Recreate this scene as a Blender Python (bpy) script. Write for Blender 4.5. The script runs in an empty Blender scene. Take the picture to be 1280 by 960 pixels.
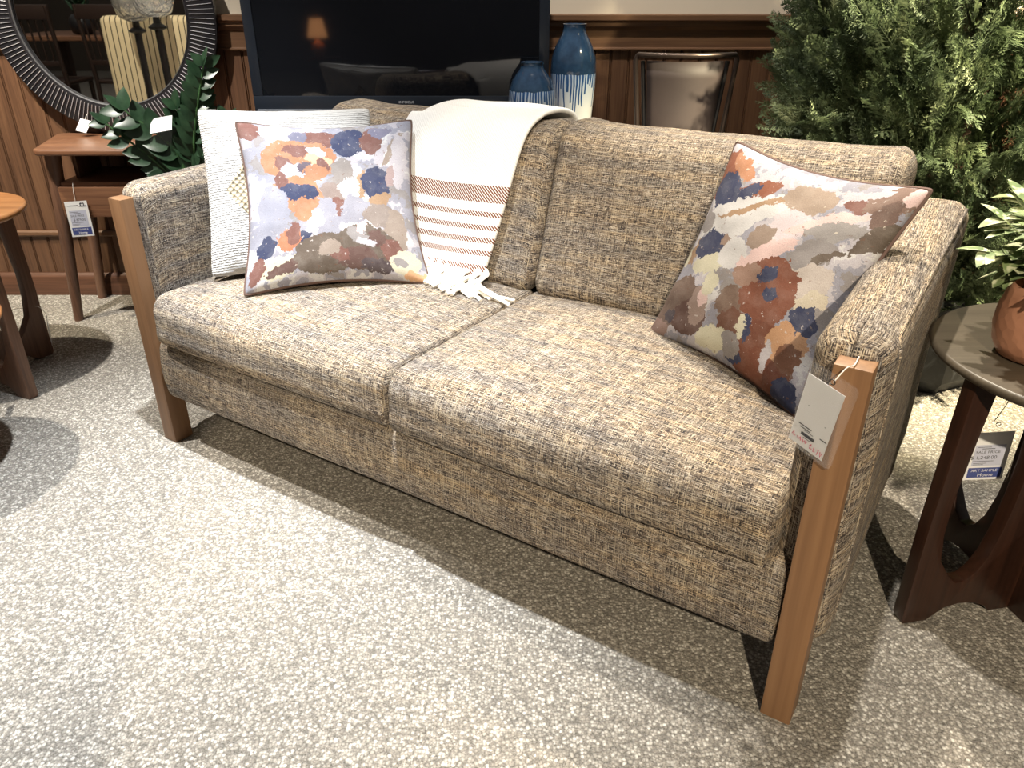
import bpy, bmesh, math, random
import numpy as np
from mathutils import Vector, Matrix, noise as mnoise
random.seed(7)
rng = np.random.default_rng(7)
PI = math.pi
S = bpy.context.scene
COL = S.collection

# ------------------------------------------------------------------ objects
def setp(o, label=None, cat=None, group=None, kind=None):
    if label: o['label'] = label
    if cat: o['category'] = cat
    if group: o['group'] = group
    if kind: o['kind'] = kind
    return o

def empty(name, loc, rz=0, label=None, cat=None, group=None):
    o = bpy.data.objects.new(name, None)
    o.empty_display_size = .1
    o.location = loc
    o.rotation_euler = (0, 0, rz)
    COL.objects.link(o)
    return setp(o, label, cat, group)

def root_loc(p):
    v = Vector((0, 0, 0))
    while p is not None:
        v = v + p.location
        p = p.parent
    return v

def obj(name, VF, mat, parent=None, local=False, uv=None, bevel=0, seg=2, smooth=40, loc=None):
    """VF = (verts, faces) in world coordinates (or in the parent's frame with local=True)."""
    V, F = VF
    off = Vector((0, 0, 0))
    if loc is not None: off = Vector(loc)
    elif parent is not None and not local: off = root_loc(parent)
    me = bpy.data.meshes.new(name)
    me.from_pydata([(v[0]-off[0], v[1]-off[1], v[2]-off[2]) for v in V], [], F)
    bm = bmesh.new(); bm.from_mesh(me)
    if uv is not None and not callable(uv):
        lay = bm.loops.layers.uv.new('UVMap')
        bm.verts.ensure_lookup_table()
        for f in bm.faces:
            for l in f.loops: l[lay].uv = uv[l.vert.index]
    bmesh.ops.recalc_face_normals(bm, faces=bm.faces)
    if bevel:
        ed = [e for e in bm.edges if len(e.link_faces) == 2 and e.calc_face_angle(0) > .5]
        bmesh.ops.bevel(bm, geom=ed, offset=bevel, segments=seg, affect='EDGES', profile=.6, clamp_overlap=True)
    if callable(uv):
        bm.normal_update()
        lay = bm.loops.layers.uv.new('UVMap')
        for f in bm.faces:
            for l in f.loops: l[lay].uv = uv(l.vert.co, f.normal)
    bm.to_mesh(me); bm.free()
    if smooth:
        me.shade_smooth()
        me.set_sharp_from_angle(angle=math.radians(smooth))
    if mat is not None: me.materials.append(mat)
    o = bpy.data.objects.new(name, me)
    if loc is not None: o.location = loc
    COL.objects.link(o)
    if parent is not None: o.parent = parent
    return o

def objm(name, pairs, parent):
    o = obj(name, join(*[p for p, m in pairs]), None, parent, smooth=0)
    idx = []
    for k, (p, m) in enumerate(pairs):
        o.data.materials.append(m); idx += [k]*len(p[1])
    o.data.polygons.foreach_set('material_index', idx)
    return o

def join(*parts):
    V, F = [], []
    for v, f in parts:
        n = len(V); V += list(v); F += [tuple(i+n for i in q) for q in f]
    return V, F

def xf(VF, M):
    return [tuple(M @ Vector(v)) for v in VF[0]], VF[1]

def box(x0, x1, y0, y1, z0, z1):
    V = [(x, y, z) for x in (x0, x1) for y in (y0, y1) for z in (z0, z1)]
    return V, [(0,1,3,2),(4,6,7,5),(0,4,5,1),(2,3,7,6),(0,2,6,4),(1,5,7,3)]

def rbox(x0, x1, y0, y1, z0, z1, r, n=(12, 8, 5), seg=4, fn=None):
    lo, hi = np.array([x0,y0,z0],float), np.array([x1,y1,z1],float)
    rr = np.minimum(r, (hi-lo)/2*.98) if np.isscalar(r) else np.minimum(np.array(r), (hi-lo)/2*.98)
    ax = []
    for a in range(3):
        b = [lo[a] + rr[a]*(1-math.tan(PI/4*(1-i/seg))) for i in range(seg)]
        m = list(np.linspace(lo[a]+rr[a], hi[a]-rr[a], n[a]+1))
        e = [hi[a] - rr[a]*(1-math.tan(PI/4*(1-i/seg))) for i in range(seg)][::-1]
        ax.append(b+m+e)
    N = [len(q) for q in ax]
    idx, V, F = {}, [], []
    def vid(i, j, k):
        key = (i, j, k)
        if key in idx: return idx[key]
        p = np.array([ax[0][i], ax[1][j], ax[2][k]])
        c = np.clip(p, lo+rr, hi-rr)
        d = (p-c)/rr
        L = np.linalg.norm(d)
        if L > 0: p = c + rr*d/L*max(abs(d)) if False else c + rr*d/L
        idx[key] = len(V)
        V.append(tuple(fn(p)) if fn else tuple(p))
        return idx[key]
    for a in range(3):
        b, c = (a+1) % 3, (a+2) % 3
        for s in (0, N[a]-1):
            for i in range(N[b]-1):
                for j in range(N[c]-1):
                    q = []
                    for (di, dj) in ((0,0),(1,0),(1,1),(0,1)):
                        t = [0,0,0]; t[a] = s; t[b] = i+di; t[c] = j+dj
                        q.append(vid(*t))
                    F.append(tuple(q))
    return V, F

def lathe(prof, n=40, cx=0, cy=0, cap0=True, cap1=True):
    V, F = [], []
    for r, z in prof:
        for i in range(n):
            a = 2*PI*i/n
            V.append((cx+r*math.cos(a), cy+r*math.sin(a), z))
    for k in range(len(prof)-1):
        for i in range(n):
            F.append((k*n+i, k*n+(i+1) % n, (k+1)*n+(i+1) % n, (k+1)*n+i))
    if cap0: F.append(tuple(range(n))[::-1])
    if cap1: F.append(tuple((len(prof)-1)*n+i for i in range(n)))
    return V, F

def catmull(pts, m=8):
    P = [Vector(p) for p in pts]
    P = [P[0]*2-P[1]] + P + [P[-1]*2-P[-2]]
    out = []
    for i in range(1, len(P)-2):
        for k in range(m):
            t = k/m
            a, b, c, d = P[i-1], P[i], P[i+1], P[i+2]
            out.append(.5*((2*b)+(c-a)*t+(2*a-5*b+4*c-d)*t*t+(3*b-a-3*c+d)*t**3))
    out.append(P[-2])
    return out

def tube(pts, r, n=8, closed=False):
    P = [Vector(p) for p in pts]
    R = r if hasattr(r, '__len__') else [r]*len(P)
    V, F = [], []
    m = len(P)
    up = Vector((0, 0, 1))
    prev = None
    for i in range(m):
        if closed: t = P[(i+1) % m]-P[i-1]
        else: t = P[min(i+1, m-1)]-P[max(i-1, 0)]
        t.normalize()
        if prev is None:
            a = t.cross(up)
            if a.length < .05: a = t.cross(Vector((1, 0, 0)))
        else:
            a = prev - t*prev.dot(t)
        a.normalize(); prev = a
        b = t.cross(a)
        for k in range(n):
            q = 2*PI*k/n
            V.append(tuple(P[i]+(a*math.cos(q)+b*math.sin(q))*R[i]))
    for i in range(m if closed else m-1):
        j = (i+1) % m
        for k in range(n):
            F.append((i*n+k, i*n+(k+1) % n, j*n+(k+1) % n, j*n+k))
    if not closed:
        F.append(tuple(range(n))[::-1]); F.append(tuple((m-1)*n+k for k in range(n)))
    return V, F

def extrude(poly, o, ax, ay, th):
    """2D outline -> slab: o + ax*u + ay*v, thickness th centred on the plane."""
    o, ax, ay = Vector(o), Vector(ax), Vector(ay)
    nn = ax.cross(ay).normalized()*th/2
    n = len(poly)
    V = [tuple(o+ax*u+ay*v-nn) for u, v in poly]+[tuple(o+ax*u+ay*v+nn) for u, v in poly]
    F = [tuple(range(n))[::-1], tuple(range(n, 2*n))]+[(i, (i+1) % n, n+(i+1) % n, n+i) for i in range(n)]
    return V, F

def bar(p, q, w0, w1=None, n=12):
    return tube([p, q], [w0, w1 or w0], n)

def text(s, size, o, ax, ay, center=False):
    cu = bpy.data.curves.new('t', 'FONT'); cu.body = s; cu.size = size
    if center: cu.align_x = 'CENTER'
    ob = bpy.data.objects.new('t', cu)
    COL.objects.link(ob)
    dg = bpy.context.evaluated_depsgraph_get()
    me = ob.evaluated_get(dg).to_mesh()
    o, ax, ay = Vector(o), Vector(ax), Vector(ay)
    V = [tuple(o+ax*v.co.x+ay*v.co.y) for v in me.vertices]
    F = [tuple(p.vertices) for p in me.polygons]
    bpy.data.objects.remove(ob); bpy.data.curves.remove(cu)
    return V, F

# ---------------------------------------------------------------- materials
def srgb(*c):
    return tuple((x/255/12.92 if x/255 <= .04045 else ((x/255+.055)/1.055)**2.4) for x in c)+(1,)

class Mat:
    def __init__(s, name, rough=.6, **kw):
        s.m = bpy.data.materials.new(name); s.m.use_nodes = True
        s.t = s.m.node_tree; s.n = s.t.nodes; s.b = s.n['Principled BSDF']
        s.b.inputs['Roughness'].default_value = rough
        for k, v in kw.items(): s.b.inputs[k.replace('_', ' ')].default_value = v
    def node(s, typ, **kw):
        n = s.n.new('ShaderNode'+typ)
        for k, v in kw.items():
            if k in ('inp',):
                for a, b in v.items():
                    if hasattr(b, 'is_linked') or isinstance(b, bpy.types.NodeSocket): s.t.links.new(b, n.inputs[a])
                    else: n.inputs[a].default_value = b
            else: setattr(n, k, v)
        return n
    def link(s, a, b): s.t.links.new(a, b)
    def coord(s, which='Object'): return s.node('TexCoord').outputs[which]
    def map(s, vec, scale=(1,1,1), loc=(0,0,0), rot=(0,0,0), vt='POINT'):
        return s.node('Mapping', vector_type=vt, inp={'Vector': vec, 'Scale': scale, 'Location': loc, 'Rotation': rot}).outputs[0]
    def noise(s, vec, scale, detail=2, rough=.55, dist=0, out=0):
        return s.node('TexNoise', inp={'Vector': vec, 'Scale': scale, 'Detail': detail, 'Roughness': rough, 'Distortion': dist}).outputs[out]
    def ramp(s, fac, stops, mode='LINEAR'):
        n = s.node('ValToRGB'); r = n.color_ramp; r.interpolation = mode
        while len(r.elements) < len(stops): r.elements.new(.5)
        for e, (p, c) in zip(r.elements, stops): e.position = p; e.color = c if len(c) == 4 else tuple(c)+(1,)
        s.link(fac, n.inputs[0]); return n.outputs[0]
    def mix(s, f, a, b, bt='MIX'):
        n = s.node('Mix', data_type='RGBA', blend_type=bt)
        for sock, v in ((n.inputs[0], f), (n.inputs[6], a), (n.inputs[7], b)):
            if isinstance(v, bpy.types.NodeSocket): s.link(v, sock)
            else: sock.default_value = v
        return n.outputs[2]
    def math(s, op, a, b=0, clamp=False):
        n = s.node('Math', operation=op, use_clamp=clamp)
        for i, v in enumerate((a, b)):
            if isinstance(v, bpy.types.NodeSocket): s.link(v, n.inputs[i])
            else: n.inputs[i].default_value = v
        return n.outputs[0]
    def color(s, c):
        if isinstance(c, bpy.types.NodeSocket): s.link(c, s.b.inputs['Base Color'])
        else: s.b.inputs['Base Color'].default_value = c
        return s
    def bump(s, h, strength=.4, dist=.002):
        n = s.node('Bump', inp={'Height': h, 'Strength': strength, 'Distance': dist})
        s.link(n.outputs[0], s.b.inputs['Normal']); return s

def plain(name, c, rough=.5, **kw):
    m = Mat(name, rough, **kw)
    m.color(c)
    return m.m

def m_tweed():
    m = Mat('tweed', .92)
    uv = m.coord('UV')
    weft = m.noise(m.map(uv, (42, 480, 1)), 1, 2, .6)
    warp = m.noise(m.map(uv, (480, 34, 1), (3, 7, 0)), 1, 2, .6)
    sel = m.noise(m.map(uv, (260, 200, 1), (1, 2, 0)), 1, 1, .5)
    big = m.noise(m.map(uv, (2.4, 34, 1), (5, 1, 0)), 1, 3, .6)
    big2 = m.noise(m.map(uv, (24, 3, 1), (9, 4, 0)), 1, 3, .6)
    c1 = m.ramp(weft, [(.34, srgb(26,24,28)), (.42, srgb(72,64,62)), (.48, srgb(134,120,108)), (.53, srgb(180,164,142)),
                       (.58, srgb(228,216,194)), (.64, srgb(255,250,238))])
    c2 = m.ramp(warp, [(.35, srgb(36,34,42)), (.44, srgb(86,80,80)), (.50, srgb(144,130,118)), (.56, srgb(206,192,168)), (.63, srgb(252,246,230))])
    f = m.ramp(sel, [(.50, (0,0,0)), (.56, (1,1,1))])
    c = m.mix(f, c1, c2)
    slub = m.noise(m.map(uv, (620, 11, 1), (7, 2, 0)), 1, 1, .5)
    c = m.mix(m.ramp(slub, [(.62, (0,0,0)), (.68, (.8,.8,.8))]), c, srgb(246,234,206))
    slub2 = m.noise(m.map(uv, (12, 640, 1), (2, 5, 0)), 1, 1, .5)
    c = m.mix(m.ramp(slub2, [(.60, (0,0,0)), (.66, (.8,.8,.8))]), c, srgb(250,240,214))
    c = m.mix(m.ramp(slub2, [(.32, (.7,.7,.7)), (.38, (0,0,0))]), c, srgb(44,40,44))
    tint = m.ramp(big, [(.36, srgb(140,142,158)), (.46, srgb(202,198,200)), (.55, srgb(232,220,204)), (.66, srgb(238,212,172))])
    tint2 = m.ramp(big2, [(.38, srgb(188,186,192)), (.62, srgb(255,250,242))])
    c = m.mix(.5, c, tint, 'MULTIPLY')
    c = m.mix(.5, c, tint2, 'MULTIPLY')
    c = m.mix(1.0, c, (.68,.67,.675,1), 'MULTIPLY')
    m.color(c)
    m.bump(m.math('ADD', weft, warp), .6, .003)
    return m.m

def m_carpet():
    m = Mat('carpet', .95)
    co = m.coord('Object')
    v = m.node('TexVoronoi', inp={'Vector': m.map(co, (1, 1, 0)), 'Scale': 175, 'Randomness': .9})
    g = m.noise(co, 420, 2, .7)
    cell = m.node('SeparateColor', inp={0: v.outputs['Color']}).outputs[0]
    c = m.ramp(cell, [(0, srgb(112,104,94)), (.4, srgb(150,142,131)), (.7, srgb(186,179,168)), (1, srgb(240,236,228))])
    edge = m.ramp(v.outputs['Distance'], [(.2, (1,1,1)), (.8, srgb(96,90,82))])
    c = m.mix(.9, c, edge, 'MULTIPLY')
    big = m.ramp(m.noise(co, 1.7, 4, .6), [(.35, srgb(236,236,236)), (.65, srgb(255,253,248))])
    c = m.mix(.7, c, big, 'MULTIPLY')
    c = m.mix(.22, c, m.ramp(g, [(.35, srgb(110,102,92)), (.65, srgb(246,242,234))]))
    m.color(c)
    m.bump(m.math('SUBTRACT', g, v.outputs['Distance']), .7, .004)
    return m.m

def m_wood(name, dark, mid, light, axis=0, rough=.42, scale=1.0, coat=.0):
    m = Mat(name, rough)
    co = m.coord('Object')
    sc = [30*scale]*3; sc[axis] = 1.6*scale
    n1 = m.noise(m.map(co, tuple(sc)), 1, 4, .6, .6)
    sf = [170*scale]*3; sf[axis] = 5*scale
    n2 = m.noise(m.map(co, tuple(sf)), 1, 2, .5)
    c = m.ramp(n1, [(.3, dark), (.5, mid), (.72, light)])
    c = m.mix(.35, c, m.ramp(n2, [(.35, dark), (.65, light)]))
    m.color(c); m.bump(n2, .08, .001)
    m.b.inputs['Coat Weight'].default_value = coat
    return m.m

def m_patches(name, base, patches, seed):
    """woven floral print: colour patches with ragged painterly edges, laid out in the pillow's own UV"""
    m = Mat(name, .9)
    uv = m.coord('UV')
    def wob(scale, amp, off):
        nz = m.noise(m.map(uv, (1,1,1), (off, off*2, seed)), scale, 3, .6, 0, 1)
        d = m.node('VectorMath', operation='SUBTRACT', inp={0: nz, 1: (.5,.5,.5)}).outputs[0]
        return m.node('VectorMath', operation='MULTIPLY', inp={0: d, 1: (amp, amp, 0)}).outputs[0]
    d = m.node('VectorMath', operation='ADD', inp={0: uv, 1: wob(6, .085, 1)}).outputs[0]
    d = m.node('VectorMath', operation='ADD', inp={0: d, 1: wob(26, .06, 4)}).outputs[0]
    d = m.node('VectorMath', operation='ADD', inp={0: d, 1: wob(75, .022, 6)}).outputs[0]
    nb = m.noise(m.map(d, (1,1,1), (seed, 3, 0)), 5.5, 3, .6)
    c = m.ramp(nb, base, 'CONSTANT')
    for (cx, cy, rx, ry, rot, col) in patches:
        q = m.map(d, (rx, ry, 1), (cx, cy, 0), (0, 0, rot), 'TEXTURE')
        q = m.node('VectorMath', operation='MULTIPLY', inp={0: q, 1: (1,1,0)}).outputs[0]
        L = m.node('VectorMath', operation='LENGTH', inp={0: q}).outputs['Value']
        c = m.mix(m.math('LESS_THAN', L, 1.0), c, srgb(*col))
    c = m.mix(.06, c, m.ramp(m.noise(m.map(d, (1,1,1), (seed+4, 1, 0)), 13, 3, .6), [(.38, srgb(120,110,108)), (.46, srgb(176,164,158)), (.54, srgb(214,206,200)), (.62, srgb(246,240,234))], 'CONSTANT'))
    # small flecks of other yarn along the borders of the patches
    fl = m.noise(m.map(uv, (1,1,1), (seed*2, 8, 0)), 34, 3, .7)
    fcol = m.ramp(m.noise(m.map(uv, (1,1,1), (1, seed, 0)), 9, 2), [(.3, srgb(120,84,66)), (.45, srgb(214,206,204)), (.55, srgb(150,136,128)), (.65, srgb(232,222,206))], 'CONSTANT')
    c = m.mix(m.math('MULTIPLY', m.math('GREATER_THAN', fl, .645), .6), c, fcol)
    tw = m.noise(m.map(uv, (420, 170, 1)), 1, 1, .5)
    c = m.mix(.35, c, m.ramp(tw, [(.3, srgb(150,146,146)), (.65, (1,1,1))]), 'MULTIPLY')
    m.color(m.mix(1.0, c, (.84,.84,.84,1), 'MULTIPLY')); m.bump(tw, .25, .001)
    return m.m

TWEED = m_tweed()
CARPET = m_carpet()
POST = m_wood('maple_post', srgb(112,80,54), srgb(132,97,67), srgb(145,110,78), 2, .5, .6)
WALNUT = m_wood('walnut', srgb(88,58,42), srgb(116,80,58), srgb(136,98,72), 0, .4)
WALNUT_Z = m_wood('walnut_upright', srgb(80,56,44), srgb(104,74,58), srgb(122,90,70), 2, .42)
HONEY = m_wood('honey_walnut', srgb(140,92,54), srgb(168,114,70), srgb(186,134,86), 0, .35)
ESPRESSO = m_wood('espresso', srgb(36,20,14), srgb(50,29,20), srgb(64,38,27), 2, .35)
BLACKTOP = m_wood('dark_top', srgb(68,61,51), srgb(78,70,59), srgb(88,80,67), 0, .42)
PANEL = m_wood('beadboard_wood', srgb(74,50,36), srgb(100,70,50), srgb(118,86,62), 2, .45)
RAILWOOD = m_wood('rail_wood', srgb(82,58,42), srgb(106,76,54), srgb(122,90,64), 0, .45)
BASEW = m_wood('baseboard_wood', srgb(70,46,34), srgb(92,62,46), srgb(110,76,58), 0, .4)
WHITECARD = plain('white_card', srgb(244,244,246), .6)
INK = plain('ink', srgb(60,60,70), .7)
BLUEINK = plain('blue_ink', srgb(72,86,150), .6)
PALEINK = plain('pale_ink', srgb(205,208,226), .7)
PINKINK = plain('pink_ink', srgb(206,90,120), .7)
BLACKM = plain('black_metal', srgb(26,25,27), .4)
SILVER = plain('silver_metal', srgb(200,200,204), .28, Metallic=1.0)
STRING = plain('white_string', srgb(220,214,205), .8)

def m_plastic():
    m = Mat('clear_sleeve', .1)
    tr = m.node('BsdfTransparent', inp={'Color': (1,1,1,1)})
    gl = m.node('BsdfGlossy', inp={'Color': (1,1,1,1), 'Roughness': .08})
    lw = m.node('LayerWeight', inp={'Blend': .2})
    crk = m.noise(m.coord('Object'), 60, 3, .6)
    bp = m.node('Bump', inp={'Height': crk, 'Strength': .12, 'Distance': .002})
    m.link(bp.outputs[0], gl.inputs['Normal']); m.link(bp.outputs[0], lw.inputs['Normal'])
    f = m.math('MULTIPLY_ADD', lw.outputs['Fresnel'], .5); m.n[-1].inputs[2].default_value = .025
    mx = m.node('MixShader'); m.link(f, mx.inputs[0]); m.link(tr.outputs[0], mx.inputs[1]); m.link(gl.outputs[0], mx.inputs[2])
    m.link(mx.outputs[0], m.n['Material Output'].inputs[0])
    return m.m
SLEEVE = m_plastic()

# ------------------------------------------------------------------- camera
cam = bpy.data.cameras.new('camera')
cam.sensor_fit = 'HORIZONTAL'; cam.sensor_width = 36; cam.lens = 961/1280*36
cam.clip_start = .02
co = bpy.data.objects.new('camera', cam); COL.objects.link(co)
co.location = (0, 0, 1.15); co.rotation_euler = (math.radians(90-27.2), 0, 0)
S.camera = co

# ------------------------------------------------------------ room shell
WY = 3.10
fl = obj('floor', ([(-8,-7,0),(6,-7,0),(6,WY,0),(-8,WY,0)], [(0,1,2,3)]), CARPET, smooth=0); setp(fl, kind='structure')
w = obj('wall_back', box(-8, 6, WY, WY+.12, 0, 3.0), plain('cream_paint', srgb(226,214,194), .8), smooth=0); setp(w, kind='structure')
# beadboard wainscot with grooves between the boards
def beadboard(x0, x1, z0, z1, y):
    prof = []; x = x0; k = 0
    while x < x1:
        wd = .068 if k % 2 else .062
        prof += [(x, y), (x+wd-.012, y), (x+wd-.0095, y+.006), (x+wd-.0075, y+.001), (x+wd-.0055, y+.001), (x+wd-.0035, y+.006), (x+wd-.001, y)]
        x += wd; k += 1
    V = [(a, b, z0) for a, b in prof]+[(a, b, z1) for a, b in prof]
    n = len(prof)
    return V, [(i, i+1, n+i+1, n+i) for i in range(n-1)]
bb = obj('trim_1', beadboard(-4.5, 4.5, .0, .97, WY-.02), PANEL, smooth=0); setp(bb, kind='structure')
def run(profile, x0, x1):
    n = len(profile)
    V = [(x0, y, z) for y, z in profile]+[(x1, y, z) for y, z in profile]
    return V, [tuple(range(n))[::-1], tuple(range(n, 2*n))]+[(i, (i+1) % n, n+(i+1) % n, n+i) for i in range(n)]
rail = [(WY,.95),(WY-.036,.95),(WY-.036,.956),(WY-.03,.96),(WY-.03,1.015),(WY-.034,1.018),(WY-.040,1.026),(WY-.046,1.03),(WY-.046,1.042),(WY-.05,1.046),(WY-.058,1.05),(WY-.058,1.066),(WY-.05,1.069),(WY,1.069)]
t = obj('trim_2', run(rail, -4.5, 4.5), RAILWOOD, smooth=30); setp(t, kind='structure')
t = obj('trim_3', run([(WY,.25),(WY-.03,.25),(WY-.034,.256),(WY-.034,.268),(WY-.028,.274),(WY,.274)], -4.5, 4.5), RAILWOOD, smooth=30); setp(t, kind='structure')
t = obj('baseboard_back', run([(WY,0),(WY-.04,0),(WY-.04,.075),(WY-.034,.088),(WY-.026,.094),(WY,.094)], -4.5, 4.5), BASEW, smooth=30); setp(t, kind='structure')
w = obj('wall_left', box(-8.1, -8, -7, WY, 0, 3), plain('taupe_paint', srgb(150,136,120), .8), smooth=0); setp(w, kind='structure')
w = obj('wall_front', box(-8, 6, -7.1, -7, 0, 3), plain('grey_paint', srgb(96,88,80), .8), smooth=0); setp(w, kind='structure')

# -------------------------------------------------------------------- sofa
A0 = Vector((-.975, 1.887, 0)); YAW = math.radians(-33.27)
RS = Matrix.Translation(A0) @ Matrix.Rotation(YAW, 4, 'Z')
sofa = empty('sofa', A0, YAW, 'long two-seat tweed sofa with tall maple front posts, standing on the carpet', 'sofa')
def uvx(du=0, dv=0):
    def f(c, n):
        if abs(n.x) > .8: return (c.y+du, c.z+dv)
        return (c.x+du, c.y+c.z+dv)
    return f
def uvy(sd, du=0, dv=0):
    xin = .062 if sd < 0 else 1.657
    def f(c, n):
        if abs(n.y) > .75: return (c.z+du, c.x+dv)
        dx = (c.x-xin)*sd
        zt = .722+.03*max(0, (c.y-.05)/.75)**1.3
        return (c.y+du, dx+(c.z if dx < .06 else 2*zt-c.z)+dv)
    return f
def sp(name, VF, uv, mat=TWEED, **k): return obj(name, VF, mat, sofa, local=True, uv=uv, smooth=60, **k)

def nz(p, s, a): return a*mnoise.noise(Vector((p[0]*s, p[1]*s, p[2]*s)))
def seat_fn(x0, x1, y0, y1, z0, z1):
    def f(p):
        u = (p[0]-(x0+x1)/2)/((x1-x0)/2); v = (p[1]-(y0+y1)/2)/((y1-y0)/2); w_ = (p[2]-(z0+z1)/2)/((z1-z0)/2)
        q = np.array(p)
        if w_ > 0: q[2] += w_*(.026*(1-u*u)*(1-v*v*v*v) + nz(p, 7, .004))
        if v < 0: q[1] -= -v*.012*(1-w_*w_)*(1-u**4)
        if w_ < 0 and v < -.7: q[1] -= .022*(-w_)**2*min(1,(-v-.7)/.2)
        return q
    return f
a = (.062, .8602, -.012, .60, .318, .452)
sp('seat_cushion', rbox(*a, (.016,.045,.045), (16, 12, 3), 5, seat_fn(*a)), uvx(.1, .2))
a = (.8608, 1.668, -.016, .60, .316, .454)
sp('seat_cushion', rbox(*a, (.016,.045,.045), (16, 12, 3), 5, seat_fn(*a)), uvx(.0, .0))
def rail_fn(p):
    q = np.array(p); w_ = (p[2]-.23)/.09
    if p[1] < .1: q[1] -= .012*(1-w_*w_)
    return q
sp('front_rail', rbox(.03, 1.696, .004, .76, .142, .325, (.02,.03,.03), (20, 6, 4), 4, rail_fn), uvx(.6, .9))
def back_fn(p):
    q = np.array(p); q[1] += .33*(p[2]-.45); return q
def cush_fn(x0, x1):
    def f(p):
        u = (p[0]-(x0+x1)/2)/((x1-x0)/2); w_ = (p[2]-.65)/.2
        q = np.array(p)
        q[1] += .33*(p[2]-.45)
        if p[1] < .62: q[1] -= .02*(1-u*u)*(1-min(1, w_*w_)) + nz(p, 6, .006)
        if w_ > .5: q[2] += .012*abs(u)**6 - .006 + nz(p, 9, .006)
        return q
    return f
sp('back_frame', rbox(-.05, 1.77, .735, .80, .135, .74, .03, (16, 3, 6), 4, back_fn), uvx(.3, .1))
sp('back_cushion', rbox(.064, .8605, .53, .71, .44, .852, (.035,.06,.055), (14, 4, 8), 5, cush_fn(.066, .858)), uvx(.2, 1.4))
sp('back_cushion', rbox(.8605, 1.664, .53, .71, .44, .856, (.04,.06,.055), (14, 4, 8), 5, cush_fn(.862, 1.664)), uvx(1.3, 2.2))
def arm_fn(side):
    def f(p):
        q = np.array(p); t_ = max(0, (p[1]-.05)/.75)
        h_ = (p[2]-.14)/.58
        if h_ > 0: q[2] += .03*h_*t_**1.3
        ox = (p[0]-(0 if side < 0 else 1.72))
        if ox*side > 0: q[0] += side*(.010*t_*max(0,h_*2-1)-.012)
        return q
    return f
for sd, nm in ((-1, 'left'), (1, 'right')):
    x0 = -.062 if sd < 0 else 1.657
    sp('arm', rbox(x0, x0+.124, .03, .86, .15, .722, (.04,.045,.04), (5, 14, 10), 5, arm_fn(sd)), uvy(sd, .4*sd, .7))
    wx = 1.7695 if sd > 0 else -.0505-.0005
    pts = [(wx-.001*sd, .079, .20), (wx-.001*sd, .079, .65), (wx-.004*sd, .09, .69), (wx-.010*sd, .13, .711), (wx-.006*sd, .4, .722), (wx+.001*sd, .80, .742)]
    sp('welt', tube(catmull(pts, 6), .0035, 6), uvy(sd), TWEED)
for x in (0, 1.723):
    o = obj('post', box(x-.026, x+.026, -.004, .052, .001, .692), POST, sofa, local=True, bevel=.003)
for x in (.04, 1.68):
    obj('rear_leg', join(([(x-.025,.80,.0),(x+.025,.80,.0),(x+.025,.85,.0),(x-.025,.85,.0),(x-.025,.78,.15),(x+.025,.78,.15),(x+.025,.84,.15),(x-.025,.84,.15)],
        [(0,1,2,3),(4,5,6,7),(0,1,5,4),(1,2,6,5),(2,3,7,6),(3,0,4,7)])), POST, sofa, local=True, bevel=.003)

# ----------------------------------------------------------------- pillows
def W(l): return RS @ Vector(l)
def pillow(name, corners, T, mat, pinch, label, cat, group=None, pipe=None, seed=0, n=44, wr=.004):
    TL, TR, BR, BL = [Vector(c) for c in corners]
    cen = (TL+TR+BR+BL)/4
    nrm = (TR-TL).cross(TL-BL).normalized()
    if nrm.dot(Vector((0,0,1.15))-cen) < 0: nrm = -nrm
    base = cen.copy(); base.z = min(BL.z, BR.z)
    def mid(u, v):
        rd = 1-.025*abs(u*v)**11
        u2 = u*(1-pinch*(1-v*v))*rd; v2 = v*(1-pinch*(1-u*u))*rd
        a, b = (u2+1)/2, (v2+1)/2
        return BL*(1-a)*(1-b)+BR*a*(1-b)+TR*a*b+TL*(1-a)*b
    def th(u, v):
        e = max(0, 1-u*u)*max(0, 1-v*v)
        p = Vector((u*2.2+seed, v*2.2, seed))
        r = math.atan2(v, u)
        cr = .35*math.sin(r*8+seed)*math.exp(-((1-abs(u))**2+(1-abs(v))**2)/.09)
        return T*e**.42*(1+.10*mnoise.noise(p)+.12*cr) + (wr*mnoise.noise(p*2.3) if e > .02 else 0)
    us = [math.sin(PI/2*(2*i/n-1)) for i in range(n+1)]
    V, U, F = [], [], []
    for side in (1, -1):
        for j in range(n+1):
            for i in range(n+1):
                u, v = us[i], us[j]
                V.append(tuple(mid(u, v)+nrm*(side*th(u, v))))
                U.append(((u+1)/2, (v+1)/2))
    m = (n+1)**2
    for j in range(n):
        for i in range(n):
            a = j*(n+1)+i
            F.append((a, a+1, a+n+2, a+n+1)); F.append((m+a, m+a+n+1, m+a+n+2, m+a+1))
    # stitch the rim
    rim = [i for i in range(n+1)]+[(j+1)*(n+1)-1 for j in range(1, n+1)]+[n*(n+1)+i for i in range(n-1, -1, -1)]+[j*(n+1) for j in range(n-1, 0, -1)]
    for k in range(len(rim)):
        a, b = rim[k], rim[(k+1) % len(rim)]
        F.append((a, m+a, m+b, b))
    o = obj(name, (V, F), mat, None, uv=U, smooth=180, loc=base)
    setp(o, label, cat, group)
    if pipe:
        pts = [Vector(V[k])*.5+Vector(V[m+k])*.5 for k in rim]
        pts = [p-base for p in pts]
        q = obj('piping', tube(pts, .0042, 6, True), pipe, o, local=True)
    return o

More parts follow.
